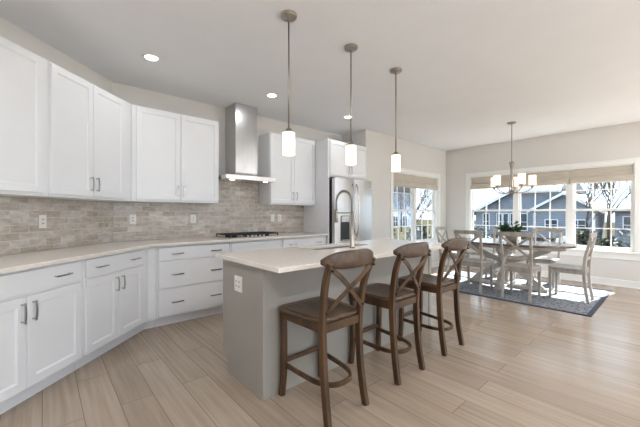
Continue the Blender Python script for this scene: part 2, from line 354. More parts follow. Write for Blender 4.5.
def base_cabinet(label, loc, rz, w_, kind='doors', handles=True, dep=0.59, mg=0.020):
    t = thing('base_cabinet', label, 'cabinet', loc, rz, 'white base cabinets')
    y = -dep+DT
    MB().box(0, w_, y, -0.003, 0.10, 0.884).build('body', 'cabinet', t)
    MB().box(0.0, w_, y+0.065, -0.003, 0.0, 0.10).build('toe_kick', 'cabinet', t)
    dz0, dz1 = 0.722, 0.866
    if kind == 'doors':
        d = slab('drawer', mg, w_-mg, dz0, dz1, y, DT, t)
        for q in ((0.22, 0.78) if w_ > 0.6 else (0.5,)): pull(d, w_*q, (dz0+dz1)/2, y-DT)
        for i, (a, b) in enumerate(((mg, w_/2-0.002), (w_/2+0.002, w_-mg))):
            dr = shaker('door', a, b, 0.118, 0.706, y, DT, t)
            pull(dr, b-0.035 if i == 0 else a+0.035, 0.606, y-DT, vert=True)
    else:
        for (z0, z1) in ((dz0, dz1), (0.424, 0.706), (0.118, 0.408)):
            d = slab('drawer', mg, w_-mg, z0, z1, y, DT, t)
            if kind == 'cooktop' and z0 == dz0: continue
            for q in (0.25, 0.78): pull(d, w_*q, (z0+z1)/2, y-DT)
    return t
dv = lambda s: D(s)
base_cabinet('white base cabinet with two doors and one drawer nearest the left picture edge', dv(-1.99), pi/4, 0.90)
base_cabinet('narrower white two-door base cabinet on the angled wall, beside the corner', dv(-1.085), pi/4, 0.765)
base_cabinet('white base cabinet at the far left end of the angled run, past the picture edge', dv(-2.75), pi/4, 0.755)
base_cabinet('white three-drawer base cabinet in the corner, left of the cooktop', (0.915, 4.25, 0), 0, 0.83, 'drawers')
base_cabinet('white base cabinet directly under the black gas cooktop, behind the island', (1.75, 4.25, 0), 0, 0.77, 'cooktop')
base_cabinet('white base cabinet between cooktop and fridge with a two-handled top drawer', (2.525, 4.25, 0), 0, 0.852, 'doors')
# corner filler post
p1 = D(-0.318, 0.571); p2 = D(-0.318, 0.003)
fl = MB(); cx = 0.6+(0.571*(sqrt(2)-1)); q3 = (0.6+0.571*(sqrt(2)-1), 4.25-0.571)
fl.prism([p1[:2], q3, (0.912, 4.25-0.571), (0.912, 4.247), (0.61, 4.24)], 0.10, 0.884)
fl.prism([D(-0.318, 0.506)[:2], (0.6+0.506*(sqrt(2)-1), 4.25-0.506), (0.912, 4.25-0.506), (0.912, 4.247), (0.61, 4.24)], 0.0, 0.10)
tag(fl.build('corner_filler', 'cabinet'), 'white filler panel closing the base cabinet corner', 'cabinet filler')

def upper_cabinet(label, loc, rz, w_, z0=1.38, z1=2.43, dep=0.33, doors=2, mgl=0.03, mgr=0.03, group='white wall cabinets', hl=True):
    t = thing('wall_cabinet', label, 'cabinet', loc, rz, group)
    y = -dep+DT
    MB().box(0, w_, y, -0.003, z0, z1).build('body', 'cabinet', t, bevel=0.001)
    MB().box(0, w_, y+0.004, -0.003, z0-0.012, z0).build('light_rail', 'cabinet', t)
    if doors == 2:
        mid = (mgl+w_-mgr)/2
        for i, (a, b) in enumerate(((mgl, mid-0.002), (mid+0.002, w_-mgr))):
            dr = shaker('door', a, b, z0+0.012, z1-0.014, y, DT, t, fr=0.052)
            pull(dr, b-0.032 if i == 0 else a+0.032, z0+0.012+0.11, y-DT, vert=True)
    return t
upper_cabinet('tall white wall cabinet at the left picture edge, cut off by it', dv(-2.04), pi/4, 0.93, mgr=0.055)
upper_cabinet('white two-door wall cabinet on the angled wall, its pulls meeting mid-width', dv(-1.105), pi/4, 0.976, mgl=0.005, mgr=0.128)
upper_cabinet('white two-door wall cabinet between the room corner and the hood', (0.731, 4.25, 0), 0, 0.989, mgl=0.044, mgr=0.006)
upper_cabinet('white two-door wall cabinet between the hood and the fridge', (2.50, 4.25, 0), 0, 0.878, mgl=0.008, mgr=0.01)
upper_cabinet('short white wall cabinet above the fridge', (3.412, 4.25, 0), 0, 0.912, z0=1.835, z1=2.42, dep=0.62, mgl=0.02, mgr=0.01)
tag(MB().box(3.380, 3.410, 3.63, 4.247, 0, 2.42).build('end_panel', 'cabinet', bevel=0.002), 'tall white side panel standing against the left side of the fridge', 'cabinet panel')

# countertops
oc = 0.635; k = oc*(sqrt(2)-1)
a0 = D(-2.76, oc); a1 = D(-2.76, 0.004)
ct = MB().prism([a0[:2], (0.6+k, 4.25-oc), (3.376, 4.25-oc), (3.376, 4.246), (0.602, 4.246), a1[:2]], 0.886, 0.915)
tag(ct.build('countertop', 'quartz', bevel=0.004), 'cream quartz worktop along the angled wall and under the cooktop', 'worktop')
# backsplash
b = MB().box(0.607, 3.378, 4.240, 4.248, 0.917, 1.365); b.box(1.724, 2.496, 4.240, 4.248, 1.365, 1.676)
tag(b.build('tile_backsplash', 'tile'), 'travertine brick tile backsplash behind the cooktop', 'backsplash', None)
b = MB().box(-2.76, -0.004, -0.010, -0.002, 0.917, 1.365).build('tile_backsplash', 'tile'); b.location = (C0[0], C0[1], 0); b.rotation_euler = (0, 0, pi/4)
tag(b, 'travertine brick tile backsplash along the angled left wall', 'backsplash')

# wall outlets
def outlet(label, loc, rz, gang=1, name='wall_outlet', toggle=False):
    t = thing(name, label, 'outlet', loc, rz)
    w_ = 0.070 if gang == 1 else 0.116
    MB().box(-w_/2, w_/2, -0.006, 0, -0.057, 0.057).build('cover_plate', 'plastic', t, bevel=0.002)
    for g in range(gang):
        cx = 0 if gang == 1 else (-0.023+0.046*g)
        r = MB().box(cx-0.017, cx+0.017, -0.009, -0.005, -0.033, 0.033).build('receptacle', 'plastic', t, bevel=0.001)
        if not toggle:
            for zz in (-0.017, 0.017):
                MB().add([(cx-0.009, -0.0098, zz-0.005), (cx+0.009, -0.0098, zz-0.005), (cx+0.009, -0.0098, zz+0.007), (cx-0.009, -0.0098, zz+0.007), (cx-0.009, -0.0085, zz-0.005), (cx+0.009, -0.0085, zz-0.005), (cx+0.009, -0.0085, zz+0.007), (cx-0.009, -0.0085, zz+0.007)],
                         [(0, 1, 2, 3), (4, 5, 6, 7), (0, 1, 5, 4), (1, 2, 6, 5), (2, 3, 7, 6), (3, 0, 4, 7)]).build('socket_slot', 'slot', r)
    return t
outlet('single white outlet on the angled wall tiles, left part of the picture', D(-0.86, 0.012, 1.165), pi/4)
outlet('white outlet on the cooktop wall tiles just right of the room corner', (0.80, 4.238, 1.165), 0)
outlet('white outlet on the tiles just left of the range hood', (1.50, 4.238, 1.165), 0)
outlet('white switch left of its pair on tiles right of the hood', (2.74, 4.238, 1.165), 0, name='wall_switch', toggle=True)['category'] = 'switch'
outlet('white outlet of the pair on tiles, nearer the fridge', (2.87, 4.238, 1.165), 0)

# ------------------------------------------------------------------ range hood
t = thing('range_hood', 'stainless chimney range hood mounted over the cooktop', 'range hood', (2.11, 4.25, 0))
MB().box(-0.155, 0.175, -0.32, -0.003, 1.785, CE-0.003).build('chimney', 'steel', t, bevel=0.002)
cp = MB(); hw = 0.375
cp.box(-hw, hw, -0.50, -0.003, 1.680, 1.738)
cp.add([(-hw,-0.50,1.738),(hw,-0.50,1.738),(hw,-0.003,1.738),(-hw,-0.003,1.738),(-0.17,-0.34,1.787),(0.19,-0.34,1.787),(0.19,-0.003,1.787),(-0.17,-0.003,1.787)],
       [(0,1,5,4),(1,2,6,5),(2,3,7,6),(3,0,4,7),(4,5,6,7)])
cp.build('canopy', 'steel_h', t, bevel=0.002)
cpp = MB()
for x in (-0.06, -0.02, 0.02, 0.06): cpp.tube([(x, -0.500, 1.709), (x, -0.505, 1.709)], 0.008, 12)
cpp.build('control_button', 'pull', t)
for x in (-0.25, 0.25):
    MB().lathe([(0.03, 1.676), (0.03, 1.682)], 16, (x, -0.42, 0)).build('hood_lamp', 'lamp', t)

# ------------------------------------------------------------------ cooktop
t = thing('gas_cooktop', 'black and steel gas cooktop set into the worktop under the hood', 'cooktop', (2.14, 3.93, 0.9155))
MB().box(-0.375, 0.375, -0.235, 0.235, 0.0, 0.012).build('steel_tray', 'steel_h', t, bevel=0.004)
for (x, y, r) in ((-0.25, -0.10, 0.04), (-0.25, 0.11, 0.03), (0, 0.02, 0.055), (0.25, -0.10, 0.03), (0.25, 0.11, 0.04)):
    MB().lathe([(r, 0.012), (r, 0.022), (r*0.8, 0.028), (r*0.75, 0.034), (0.001, 0.035)], 20, (x, y, 0)).build('burner', 'black', t)
for gx in (-0.25, 0.0, 0.25):
    g = MB(); hw = 0.118
    for y in (-0.20, 0.20): g.box(gx-hw, gx+hw, y-0.006, y+0.006, 0.036, 0.050)
    for x in (gx-hw+0.006, gx+hw-0.006): g.box(x-0.006, x+0.006, -0.20, 0.20, 0.036, 0.050)
    g.box(gx-0.005, gx+0.005, -0.2, 0.2, 0.038, 0.050)
    for y in (-0.10, 0, 0.10): g.box(gx-hw, gx+hw, y-0.005, y+0.005, 0.038, 0.050)
    for x in (gx-hw+0.006, gx+hw-0.006):
        for y in (-0.195, 0.195): g.box(x-0.006, x+0.006, y-0.006, y+0.006, 0.012, 0.04)
    g.build('grate', 'black', t)
for i in range(5):
    MB().lathe([(0.017, 0.012), (0.017, 0.030), (0.013, 0.036), (0.001, 0.036)], 16, (-0.12+0.06*i, -0.218, 0)).build('control_knob', 'pull', t)

# ------------------------------------------------------------------ fridge
t = thing('refrigerator', 'stainless french-door refrigerator with curved handles and water dispenser', 'refrigerator', (3.42, 3.5, 0))
MB().box(0.0, 0.90, 0.085, 0.70, 0.02, 1.79).build('body', 'black', t, bevel=0.004)
MB().box(0.02, 0.88, 0.06, 0.085, 0.0, 0.07).build('kick_grille', 'dark', t)
def fdoor(name, x0, x1, z0, z1):
    n = 10; poly = [(x0, 0.08), (x0, 0.02)]
    for i in range(n+1):
        u = i/n; poly.append((x0+0.006+(x1-x0-0.012)*u, 0.018-0.014*sin(pi*u)))
    poly += [(x1, 0.02), (x1, 0.08)]
    return MB().prism(poly, z0, z1).build(name, 'steel', t, bevel=0.002)
dl = fdoor('door', 0.0, 0.448, 0.70, 1.80); dr = fdoor('door', 0.452, 0.90, 0.70, 1.80)
fz = fdoor('freezer_drawer', 0.0, 0.90, 0.075, 0.692)
def bow(x, z0, z1, par):
    m = MB(); pts = []
    for i in range(13):
        u = i/12; pts.append((x, 0.004-0.055*sin(pi*u)**0.6 if 0 < u < 1 else 0.012, z0+(z1-z0)*u))
    m.tube(pts, 0.012, 10); return m.build('handle', 'steel_h', par)
bow(0.405, 0.86, 1.72, dl); bow(0.495, 0.86, 1.72, dr)
m = MB(); m.tube([(0.1, 0.012, 0.63), (0.1, -0.045, 0.63), (0.8, -0.045, 0.63), (0.8, 0.012, 0.63)], 0.012, 10); m.build('handle', 'steel_h', fz)
dd = MB().box(0.12, 0.32, -0.001, 0.03, 0.80, 1.20).build('dispenser', 'dark', dl, bevel=0.004)
MB().box(0.13, 0.31, -0.004, 0.0, 1.10, 1.19).build('control_panel', 'pull', dd)
MB().box(0.13, 0.31, -0.012, 0.0, 0.805, 0.82).build('drip_tray', 'pull', dd)
MB().lathe([(0.02, -0.001), (0.02, 0.0)], 16, (0, 0, 0)).build('badge', 'pull', dr).location = (0.84-0.0, 0.009, 1.70)
COL.objects['badge'].rotation_euler = (pi/2, 0, 0)

# ------------------------------------------------------------------ island
t = thing('kitchen_island', 'long greige kitchen island with flat end panel, between stools and cooktop', 'kitchen island', (0, 0, 0))
IX0, IX1, IY0, IY1 = 1.09, 3.24, 1.80, 2.41
bd = MB(); bd.box(IX0+0.02, 1.77, IY0+0.012, IY1-0.02, 0.10, 0.883); bd.box(2.55, IX1-0.02, IY0+0.012, IY1-0.02, 0.10, 0.883); bd.box(1.77, 2.55, IY0+0.012, IY1-0.02, 0.10, 0.69); bd.box(1.77, 2.55, IY0+0.012, 2.05, 0.69, 0.883)
bd.build('body', 'island', t)
MB().box(IX0+0.02, IX1-0.02, IY0+0.012, IY1-0.09, 0.0, 0.10).build('toe_kick', 'island', t)
for (xa, xb) in ((IX0, IX0+0.02), (IX1-0.02, IX1)):
    MB().prism([(IY0+0.0, 0), (IY1-0.085, 0), (IY1-0.085, 0.105), (IY1, 0.105), (IY1, 0.883), (IY0, 0.883)], xa, xb, 'x').build('end_panel', 'island', t, bevel=0.001)
MB().box(IX0+0.02, IX1-0.02, IY0+0.003, IY0+0.012, 0.0, 0.883).build('back_panel', 'island', t)
for x in (IX0, IX1-0.045):
    MB().box(x-0.003 if x == IX0 else x, x+0.045 if x == IX0 else x+0.048, IY0-0.006, IY0+0.045, 0, 0.883).build('corner_post', 'island', t, bevel=0.003)
xs = [IX0+0.02, 1.62, 2.58, IX1-0.02]
for a, b_ in zip(xs[:-1], xs[1:]):
    d = MB().box(a+0.006, b_-0.006, IY1-0.02, IY1, 0.12, 0.866).build('door', 'island', t, bevel=0.003)
SX0, SX1, SY0, SY1 = 1.80, 2.52, 2.08, 2.36
top = MB()
CX0, CX1, CY0, CY1 = 1.035, 3.29, 1.53, 2.44
for q in ((CX0, SX0, CY0, CY1), (SX1, CX1, CY0, CY1), (SX0, SX1, CY0, SY0), (SX0, SX1, SY1, CY1)): top.box(q[0], q[1], q[2], q[3], 0.885, 0.915)
# one clean slab with the sink hole
top = MB(); o4 = [(CX0, CY0), (CX1, CY0), (CX1, CY1), (CX0, CY1)]; i4 = [(SX0, SY0), (SX1, SY0), (SX1, SY1), (SX0, SY1)]
vs = [(x, y, 0.885) for x, y in o4+i4]+[(x, y, 0.915) for x, y in o4+i4]; fs = []
for kk in range(4):
    n_ = (kk+1) % 4
    fs += [(kk, n_, 4+n_, 4+kk), (8+kk, 8+n_, 12+n_, 12+kk), (kk, n_, 8+n_, 8+kk), (4+kk, 4+n_, 12+n_, 12+kk)]
top.add(vs, fs)
tag(top.build('island_countertop', 'quartz', bevel=0.003), 'pale quartz worktop overhanging the greige island on the stool side', 'worktop')
s_ = MB(); z0, z1, e = 0.70, 0.884, 0.012
s_.box(SX0-e, SX1+e, SY0-e, SY1+e, z0, z0+0.005)
s_.box(SX0-e, SX0-0.002, SY0-e, SY1+e, z0, z1); s_.box(SX1+0.002, SX1+e, SY0-e, SY1+e, z0, z1); s_.box(SX0-e, SX1+e, SY0-e, SY0-0.002, z0, z1); s_.box(SX0-e, SX1+e, SY1+0.002, SY1+e, z0, z1)
si = thing('sink', 'undermount stainless sink set into the island worktop behind the stools', 'sink', (0, 0, 0))
s_.build('basin', 'steel', si); MB().lathe([(0.04, 0.706), (0.035, 0.709), (0.001, 0.708)], 20, (2.16, 2.22, 0)).build('drain', 'pull', si)
# faucet: spring pull-down
f = thing('faucet', 'brushed nickel spring pull-down faucet rising from the island worktop', 'faucet', (2.17, 2.0, 0.9155))
MB().lathe([(0.028, 0), (0.028, 0.012), (0.022, 0.02), (0.020, 0.11), (0.016, 0.118), (0.0145, 0.33), (0.001, 0.331)], 20).build('post', 'nickel', f)
arch = []; R_ = 0.105
for i in range(21):
    g = pi*i/20; arch.append((0, R_-R_*cos(g), 0.43+0.105*sin(g)))
pts = [(0, 0, 0.32), (0, 0, 0.37)]+arch+[(0, 2*R_, 0.36)]
MB().tube(pts, 0.008, 10).build('hose', 'nickel', f)
sp = MB(); hel = []
Lp = [Vector(p) for p in pts]
seg = [0]
for a, b_ in zip(Lp[:-1], Lp[1:]): seg.append(seg[-1]+(b_-a).length)
tot = seg[-1]; N = 520
for i in range(N+1):
    d = tot*i/N; j = max(q for q in range(len(seg)) if seg[q] <= d+1e-9); j = min(j, len(Lp)-2); u = (d-seg[j])/max(1e-9, seg[j+1]-seg[j])
    c = Lp[j].lerp(Lp[j+1], u); T = (Lp[j+1]-Lp[j]).normalized(); A = Vector((1, 0, 0)); B = T.cross(A); g = 2*pi*40*i/N
    hel.append(c+A*cos(g)*0.0125+B*sin(g)*0.0125)
sp.tube(hel, 0.0024, 5).build('spring', 'nickel', f)
MB().tube([(0, 0, 0.325), (0, 2*R_, 0.325)], 0.006, 10).build('support_arm', 'nickel', f)
MB().lathe([(0.012, 0.23), (0.018, 0.24), (0.018, 0.33), (0.013, 0.365), (0.001, 0.366)], 18, (0, 2*R_, 0)).build('spray_head', 'nickel', f)
MB().tube([(0.018, 0, 0.075), (0.05, 0, 0.08), (0.10, 0, 0.10)], [0.010, 0.008, 0.006], 10).build('lever', 'nickel', f)
outlet('white double outlet plate on the greige end panel of the island', (IX0-0.0005, 2.14, 0.715), -pi/2, gang=2)

# ------------------------------------------------------------------ bar stools
def lerp3(ps, n):       # Catmull-Rom through points
    out = []; P = [Vector(p) for p in ps]; P = [P[0]*2-P[1]]+P+[P[-1]*2-P[-2]]
    for i in range(1, len(P)-2):
        for j in range(n):
            t = j/n; a, b_, c, d = P[i-1], P[i], P[i+1], P[i+2]
            out.append(0.5*((2*b_)+(c-a)*t+(2*a-5*b_+4*c-d)*t*t+(-a+3*b_-3*c+d)*t**3))
    out.append(P[-2]); return out
def seat_mesh(wf, wr, yf, yr, z0, z1, dish=0.012, rad=0.04):
    # rounded outline, dished top
    m = MB(); N = 48; rings = [1.0, 0.985, 0.8, 0.5, 0.2]; vs = []; fs = []
    def outl(g, s):
        c, q = cos(g), sin(g); e = 0.28
        x = (abs(c)**e)*(1 if c >= 0 else -1); y = (abs(q)**e)*(1 if q >= 0 else -1)
        hw = (wf+wr)/4+(wf-wr)/4*y
        return x*hw*s, (yf+yr)/2+y*(yf-yr)/2*s
    lay = [(0.97, z0), (1.0, z0+0.006), (1.0, z1-0.008), (0.975, z1), (0.8, z1-dish*0.35), (0.5, z1-dish*0.85), (0.2, z1-dish)]
    for s, z in lay:
        for kk in range(N):
            x, y = outl(2*pi*kk/N, s); vs.append((x, y, z))
    for i in range(len(lay)-1):
        for kk in range(N): fs.append((i*N+kk, i*N+(kk+1) % N, (i+1)*N+(kk+1) % N, (i+1)*N+kk))
    fs += [tuple(range(N))[::-1], tuple(range((len(lay)-1)*N, len(lay)*N))]
    return m.add(vs, fs, True)
def make_stool(label, loc):
    t = thing('bar_stool', label, 'bar stool', loc, 0, 'wooden cross-back stools along the island')
    seat_mesh(0.43, 0.37, 0.235, -0.19, 0.578, 0.608).build('seat', 'oak_seat', t)
    for s in (-1, 1):
        pts = lerp3([(s*0.180, 0.212, 0.0), (s*0.172, 0.203, 0.14), (s*0.172, 0.198, 0.35), (s*0.175, 0.200, 0.578)], 5)
        n = len(pts); MB().sweep(pts, [0.036]*n, [0.036+0.006*i/n for i in range(n)], (1, 0, 0)).build('leg', 'oak', t, bevel=0.005)
        pts = lerp3([(s*0.166, -0.235, 0.0), (s*0.160, -0.205, 0.18), (s*0.160, -0.185, 0.42), (s*0.164, -0.186, 0.62), (s*0.176, -0.222, 0.82), (s*0.190, -0.276, 0.955)], 5)
        n = len(pts); MB().sweep(pts, [0.034]*n, [0.042-0.012*max(0, (i/n-0.6))/0.4 for i in range(n)], (1, 0, 0)).build('leg', 'oak', t, bevel=0.005)
    # aprons
    a = MB(); a.box(-0.155, 0.155, 0.183, 0.203, 0.525, 0.578); a.box(-0.143, 0.143, -0.196, -0.176, 0.525, 0.578)
    for s in (-1, 1): a.sweep([(s*0.175, 0.18, 0.552), (s*0.162, -0.165, 0.552)], 0.052, 0.02, (0, 0, 1))
    a.build('apron', 'oak', t, bevel=0.002)
    # bentwood foot ring
    ring = lerp3([(-0.158, 0.195, 0.205), (-0.150, 0.05, 0.200), (-0.132, -0.10, 0.195), (-0.075, -0.185, 0.193), (0, -0.205, 0.193), (0.075, -0.185, 0.193), (0.132, -0.10, 0.195), (0.150, 0.05, 0.200), (0.158, 0.195, 0.205)], 5)
    MB().sweep(ring, 0.030, 0.018, (0, 0, 1)).build('foot_ring', 'oak', t, bevel=0.004)
    MB().sweep([(-0.165, 0.20, 0.235), (0.165, 0.20, 0.235)], 0.030, 0.020, (0, 0, 1)).build('front_stretcher', 'oak', t, bevel=0.004)
    # curved top rail, ends forward
    m = MB(); vs = []; fs = []; nu = 24; nv = 12
    for i in range(nu+1):
        u = -1+2*i/nu; x = u*0.226; y = -0.306+0.062*u*u
        hh = 0.054*(1-abs(u)**4*0.72); zc = 0.968-0.008*u*u; th = 0.017*(1-abs(u)**8*0.5)
        for j in range(nv):
            g = 2*pi*j/nv; e = 0.6; cc, ss = cos(g), sin(g)
            vs.append((x, y+th*abs(cc)**e*(1 if cc > 0 else -1), zc+hh*abs(ss)**e*(1 if ss > 0 else -1)))
    for i in range(nu):
        for j in range(nv): fs.append((i*nv+j, i*nv+(j+1) % nv, (i+1)*nv+(j+1) % nv, (i+1)*nv+j))
    fs += [tuple(range(nv)), tuple(range(nu*nv, (nu+1)*nv))]
    m.add(vs, fs, True).build('top_rail', 'oak_seat', t)
    for s in (-1, 1):
        br = lerp3([(s*0.182, -0.276, 0.925), (s*0.085, -0.274-s*0.004, 0.855), (0, -0.250-s*0.004, 0.785), (-s*0.08, -0.226-s*0.004, 0.715), (-s*0.160, -0.208, 0.640)], 4)
        bo = MB().sweep(br, 0.030, 0.009, (cos(0.8), 0.0, s*sin(0.8)*-1)).build('cross_brace', 'oak', t, bevel=0.002)
        for p in [(s*0.178, -0.290, 0.912), (-s*0.158, -0.216, 0.650)]+([(0, -0.254, 0.785)] if s == 1 else []):
            MB().tube([(p[0], p[1]+0.008, p[2]), (p[0], p[1]-0.008, p[2])], 0.007, 10).build('rivet', 'black', bo)
    return t
st = make_stool('brown cross-back counter stool nearest the camera, at the left end of the island', (1.40, 1.560, 0))
index_kids(st)
copy_tree(st, (2.09, 1.560, 0), 0, 'middle of the three brown cross-back counter stools at the island')
copy_tree(st, (2.785, 1.560, 0), 0, 'brown cross-back counter stool farthest from the camera, nearest the dining table')

# ------------------------------------------------------------------ pendants and can lights
def make_pendant(label, loc):
    t = thing('pendant_lamp', label, 'pendant lamp', loc, 0, 'pendant lamps over the island')
    MB().lathe([(0.062, 0.0), (0.062, -0.012), (0.055, -0.022), (0.012, -0.026), (0.012, -0.045), (0.001, -0.046)], 28).build('canopy', 'nickel', t)
    MB().tube([(0, 0, -0.03), (0, 0, -0.86)], 0.0065, 12).build('rod', 'nickel', t)
    MB().lathe([(0.008, -0.855), (0.018, -0.862), (0.030, -0.878), (0.048, -0.886), (0.048, -0.893), (0.001, -0.894)], 24).build('socket_cap', 'nickel', t)
    N = 96; vs = []; fs = []; prof = [(1.0, -0.890), (1.0, -1.062), (0.93, -1.064), (0.93, -0.892)]
    for r, z in prof:
        for kk in range(N): g = 2*pi*kk/N; q = (0.0465+0.0012*cos(g*24))*r; vs.append((q*cos(g), q*sin(g), z))
    for i in range(3):
        for kk in range(N): fs.append((i*N+kk, i*N+(kk+1) % N, (i+1)*N+(kk+1) % N, (i+1)*N+kk))
    MB().add(vs, fs, True).build('lamp_shade', 'shade', t)
    MB().lathe([(0.010, -0.90), (0.026, -0.95), (0.028, -0.98), (0.018, -1.01), (0.001, -1.015)], 16).build('bulb', 'lamp', t)
    return t
pn = make_pendant('nickel pendant with glowing fluted glass shade, nearest the camera at left', (1.40, 1.94, CE)); index_kids(pn)
copy_tree(pn, (2.09, 1.94, CE), 0, 'middle nickel pendant with glowing fluted shade, in front of the fridge')
copy_tree(pn, (2.78, 1.94, CE), 0, 'farthest nickel pendant with glowing fluted shade, beside the double window')
def make_can(label, loc):
    t = thing('recessed_light', label, 'ceiling light', loc, 0, 'recessed ceiling lights over the kitchen')
    MB().lathe([(0.075, 0.0), (0.075, -0.006), (0.058, -0.004), (0.056, -0.001)], 28).build('trim_ring', 'trim', t)
    MB().lathe([(0.056, -0.002), (0.050, -0.0055), (0.001, -0.006)], 24).build('lens', 'lamp', t)
    return t
cans = [(0.79, 3.35, 'recessed ceiling light above the corner drawers, leftmost in the picture'), (2.19, 3.40, 'recessed ceiling light in front of the range hood'), (3.58, 3.38, 'recessed ceiling light in front of the fridge')]
c0 = make_can(cans[0][2], (cans[0][0], cans[0][1], CE)); index_kids(c0)
for x, y, lb in cans[1:]: copy_tree(c0, (x, y, CE), 0, lb)
fill_cans = [(-0.6, 1.6), (-0.6, -0.6), (1.2, -0.6), (3.0, -0.6), (4.8, -0.6), (6.2, -0.8), (1.2, -2.6), (3.4, -2.6), (5.4, -2.6), (4.4, 1.2)]  # added cans out of view, filling the room with light
def can_lamp(x, y, e):
    l = bpy.data.lights.new('can_lamp', 'AREA'); l.shape = 'DISK'; l.size = 0.11; l.energy = e; l.color = (0.94, 0.97, 1.0)
    o = bpy.data.objects.new('can_lamp', l); COL.objects.link(o); o.location = (x, y, CE-0.012)
for x, y, lb in cans: can_lamp(x, y, CAN_W*0.15)
for i, (x, y) in enumerate(fill_cans[:9]):
    can_lamp(x, y, CAN_W)
    copy_tree(c0, (x, y, CE), 0, 'recessed ceiling light added out of view as fill')

# ------------------------------------------------------------------ chandelier
ch = thing('chandelier', 'five-light nickel chandelier with glowing glass shades above the dining table', 'chandelier', (5.82, 1.79, CE))
MB().lathe([(0.065, 0), (0.065, -0.01), (0.05, -0.022), (0.01, -0.028), (0.001, -0.03)], 24).build('canopy', 'nickel', ch)
MB().tube([(0, 0, -0.02), (0, 0, -0.66)], 0.006, 10).build('rod', 'nickel', ch)
m = MB(); DZ = -0.04
m.lathe([(0.008, -0.60), (0.035, -0.615), (0.035, -0.622), (0.010, -0.63)], 18)
for kk in range(4):
    g = kk*pi/2+0.4; pts = [(0.030*cos(g), 0.030*sin(g), -0.62), (0.010*cos(g), 0.010*sin(g), -0.72), (0.012*cos(g), 0.012*sin(g), -0.82), (0.028*cos(g), 0.028*sin(g), -0.95), (0.03*cos(g), 0.03*sin(g), -1.10)]
    m.tube(lerp3(pts, 4), 0.009, 8)
m.lathe([(0.001, -1.15), (0.03, -1.14), (0.045, -1.12), (0.03, -1.10), (0.001, -1.095)], 18)
m.v = [(x, y, z+DZ) for x, y, z in m.v]
m.build('stem', 'nickel', ch)
for i in range(5):
    g = radians(-135.5+72*i); c, s = cos(g), sin(g); R_ = 0.29
    arm = MB().tube(lerp3([(0.03*c, 0.03*s, -1.160), (0.12*c, 0.12*s, -1.165), (0.22*c, 0.22*s, -1.140), (R_*c, R_*s, -1.085)], 5), 0.008, 8).build('arm', 'nickel', ch)
    MB().lathe([(0.012, -1.090), (0.016, -1.070), (0.034, -1.055), (0.034, -1.045), (0.001, -1.044)], 18, (R_*c, R_*s, 0)).build('cup', 'nickel', arm)
    MB().lathe([(0.049, -1.045), (0.052, -1.040), (0.052, -0.885), (0.048, -0.885), (0.048, -0.99), (0.001, -0.99)], 28, (R_*c, R_*s, 0)).build('lamp_shade', 'shade', arm)

# ------------------------------------------------------------------ rug, dining table, chairs
t = thing('area_rug', 'faded blue-grey patterned rug with navy border under the dining table', 'rug', (5.84, 1.90, 0))
rx, ry = 0.94, 1.24
MB().box(-rx+0.05, rx-0.05, -ry+0.05, ry-0.05, 0.001, 0.009).build('field', 'rug', t)
b = MB(); b.box(-rx, -rx+0.05, -ry, ry, 0.001, 0.009); b.box(rx-0.05, rx, -ry, ry, 0.001, 0.009); b.box(-rx+0.05, rx-0.05, -ry, -ry+0.05, 0.001, 0.009); b.box(-rx+0.05, rx-0.05, ry-0.05, ry, 0.001, 0.009)
b.build('border', 'rug_edge', t)
RZ = 0.011
t = thing('dining_table', 'oval dining table with dark wooden top and whitewashed crossed trestle base', 'dining table', (5.87, 1.90, RZ))
def oval(a, b_, e=2.4, n=64):
    o_ = []
    for kk in range(n):
        g = 2*pi*kk/n; c, s = cos(g), sin(g); o_.append((a*abs(c)**(2/e)*(1 if c >= 0 else -1), b_*abs(s)**(2/e)*(1 if s >= 0 else -1)))
    return o_
MB().prism(oval(0.51, 0.95), 0.722, 0.752).build('table_top', 'tablewood', t, bevel=0.005)
MB().prism(oval(0.40, 0.82), 0.665, 0.720).build('apron', 'tablebase', t, bevel=0.003)
for s in (-1, 1):
    MB().sweep(lerp3([(0, s*0.62, 0.665), (0, s*0.35, 0.53), (0, 0, 0.40-0.0), (0, -s*0.35, 0.19), (0, -s*0.52, 0.03)], 4), 0.085, 0.06, (0, 0.6, 0.8)).build('trestle_brace', 'tablebase', t, bevel=0.004)
for s in (-1, 1):
    MB().sweep([(s*0.34, 0.0, 0.665), (0, 0, 0.41), (-s*0.36, 0, 0.03)], 0.085, 0.06, (0.6, 0, 0.8)).build('cross_brace', 'tablebase', t, bevel=0.004)
MB().box(-0.05, 0.05, -0.05, 0.05, 0.10, 0.665).build('post', 'tablebase', t, bevel=0.004)
f_ = MB(); f_.box(-0.42, 0.42, -0.045, 0.045, 0, 0.05); f_.box(-0.045, 0.045, -0.60, 0.60, 0, 0.05); f_.build('foot', 'tablebase', t, bevel=0.006)

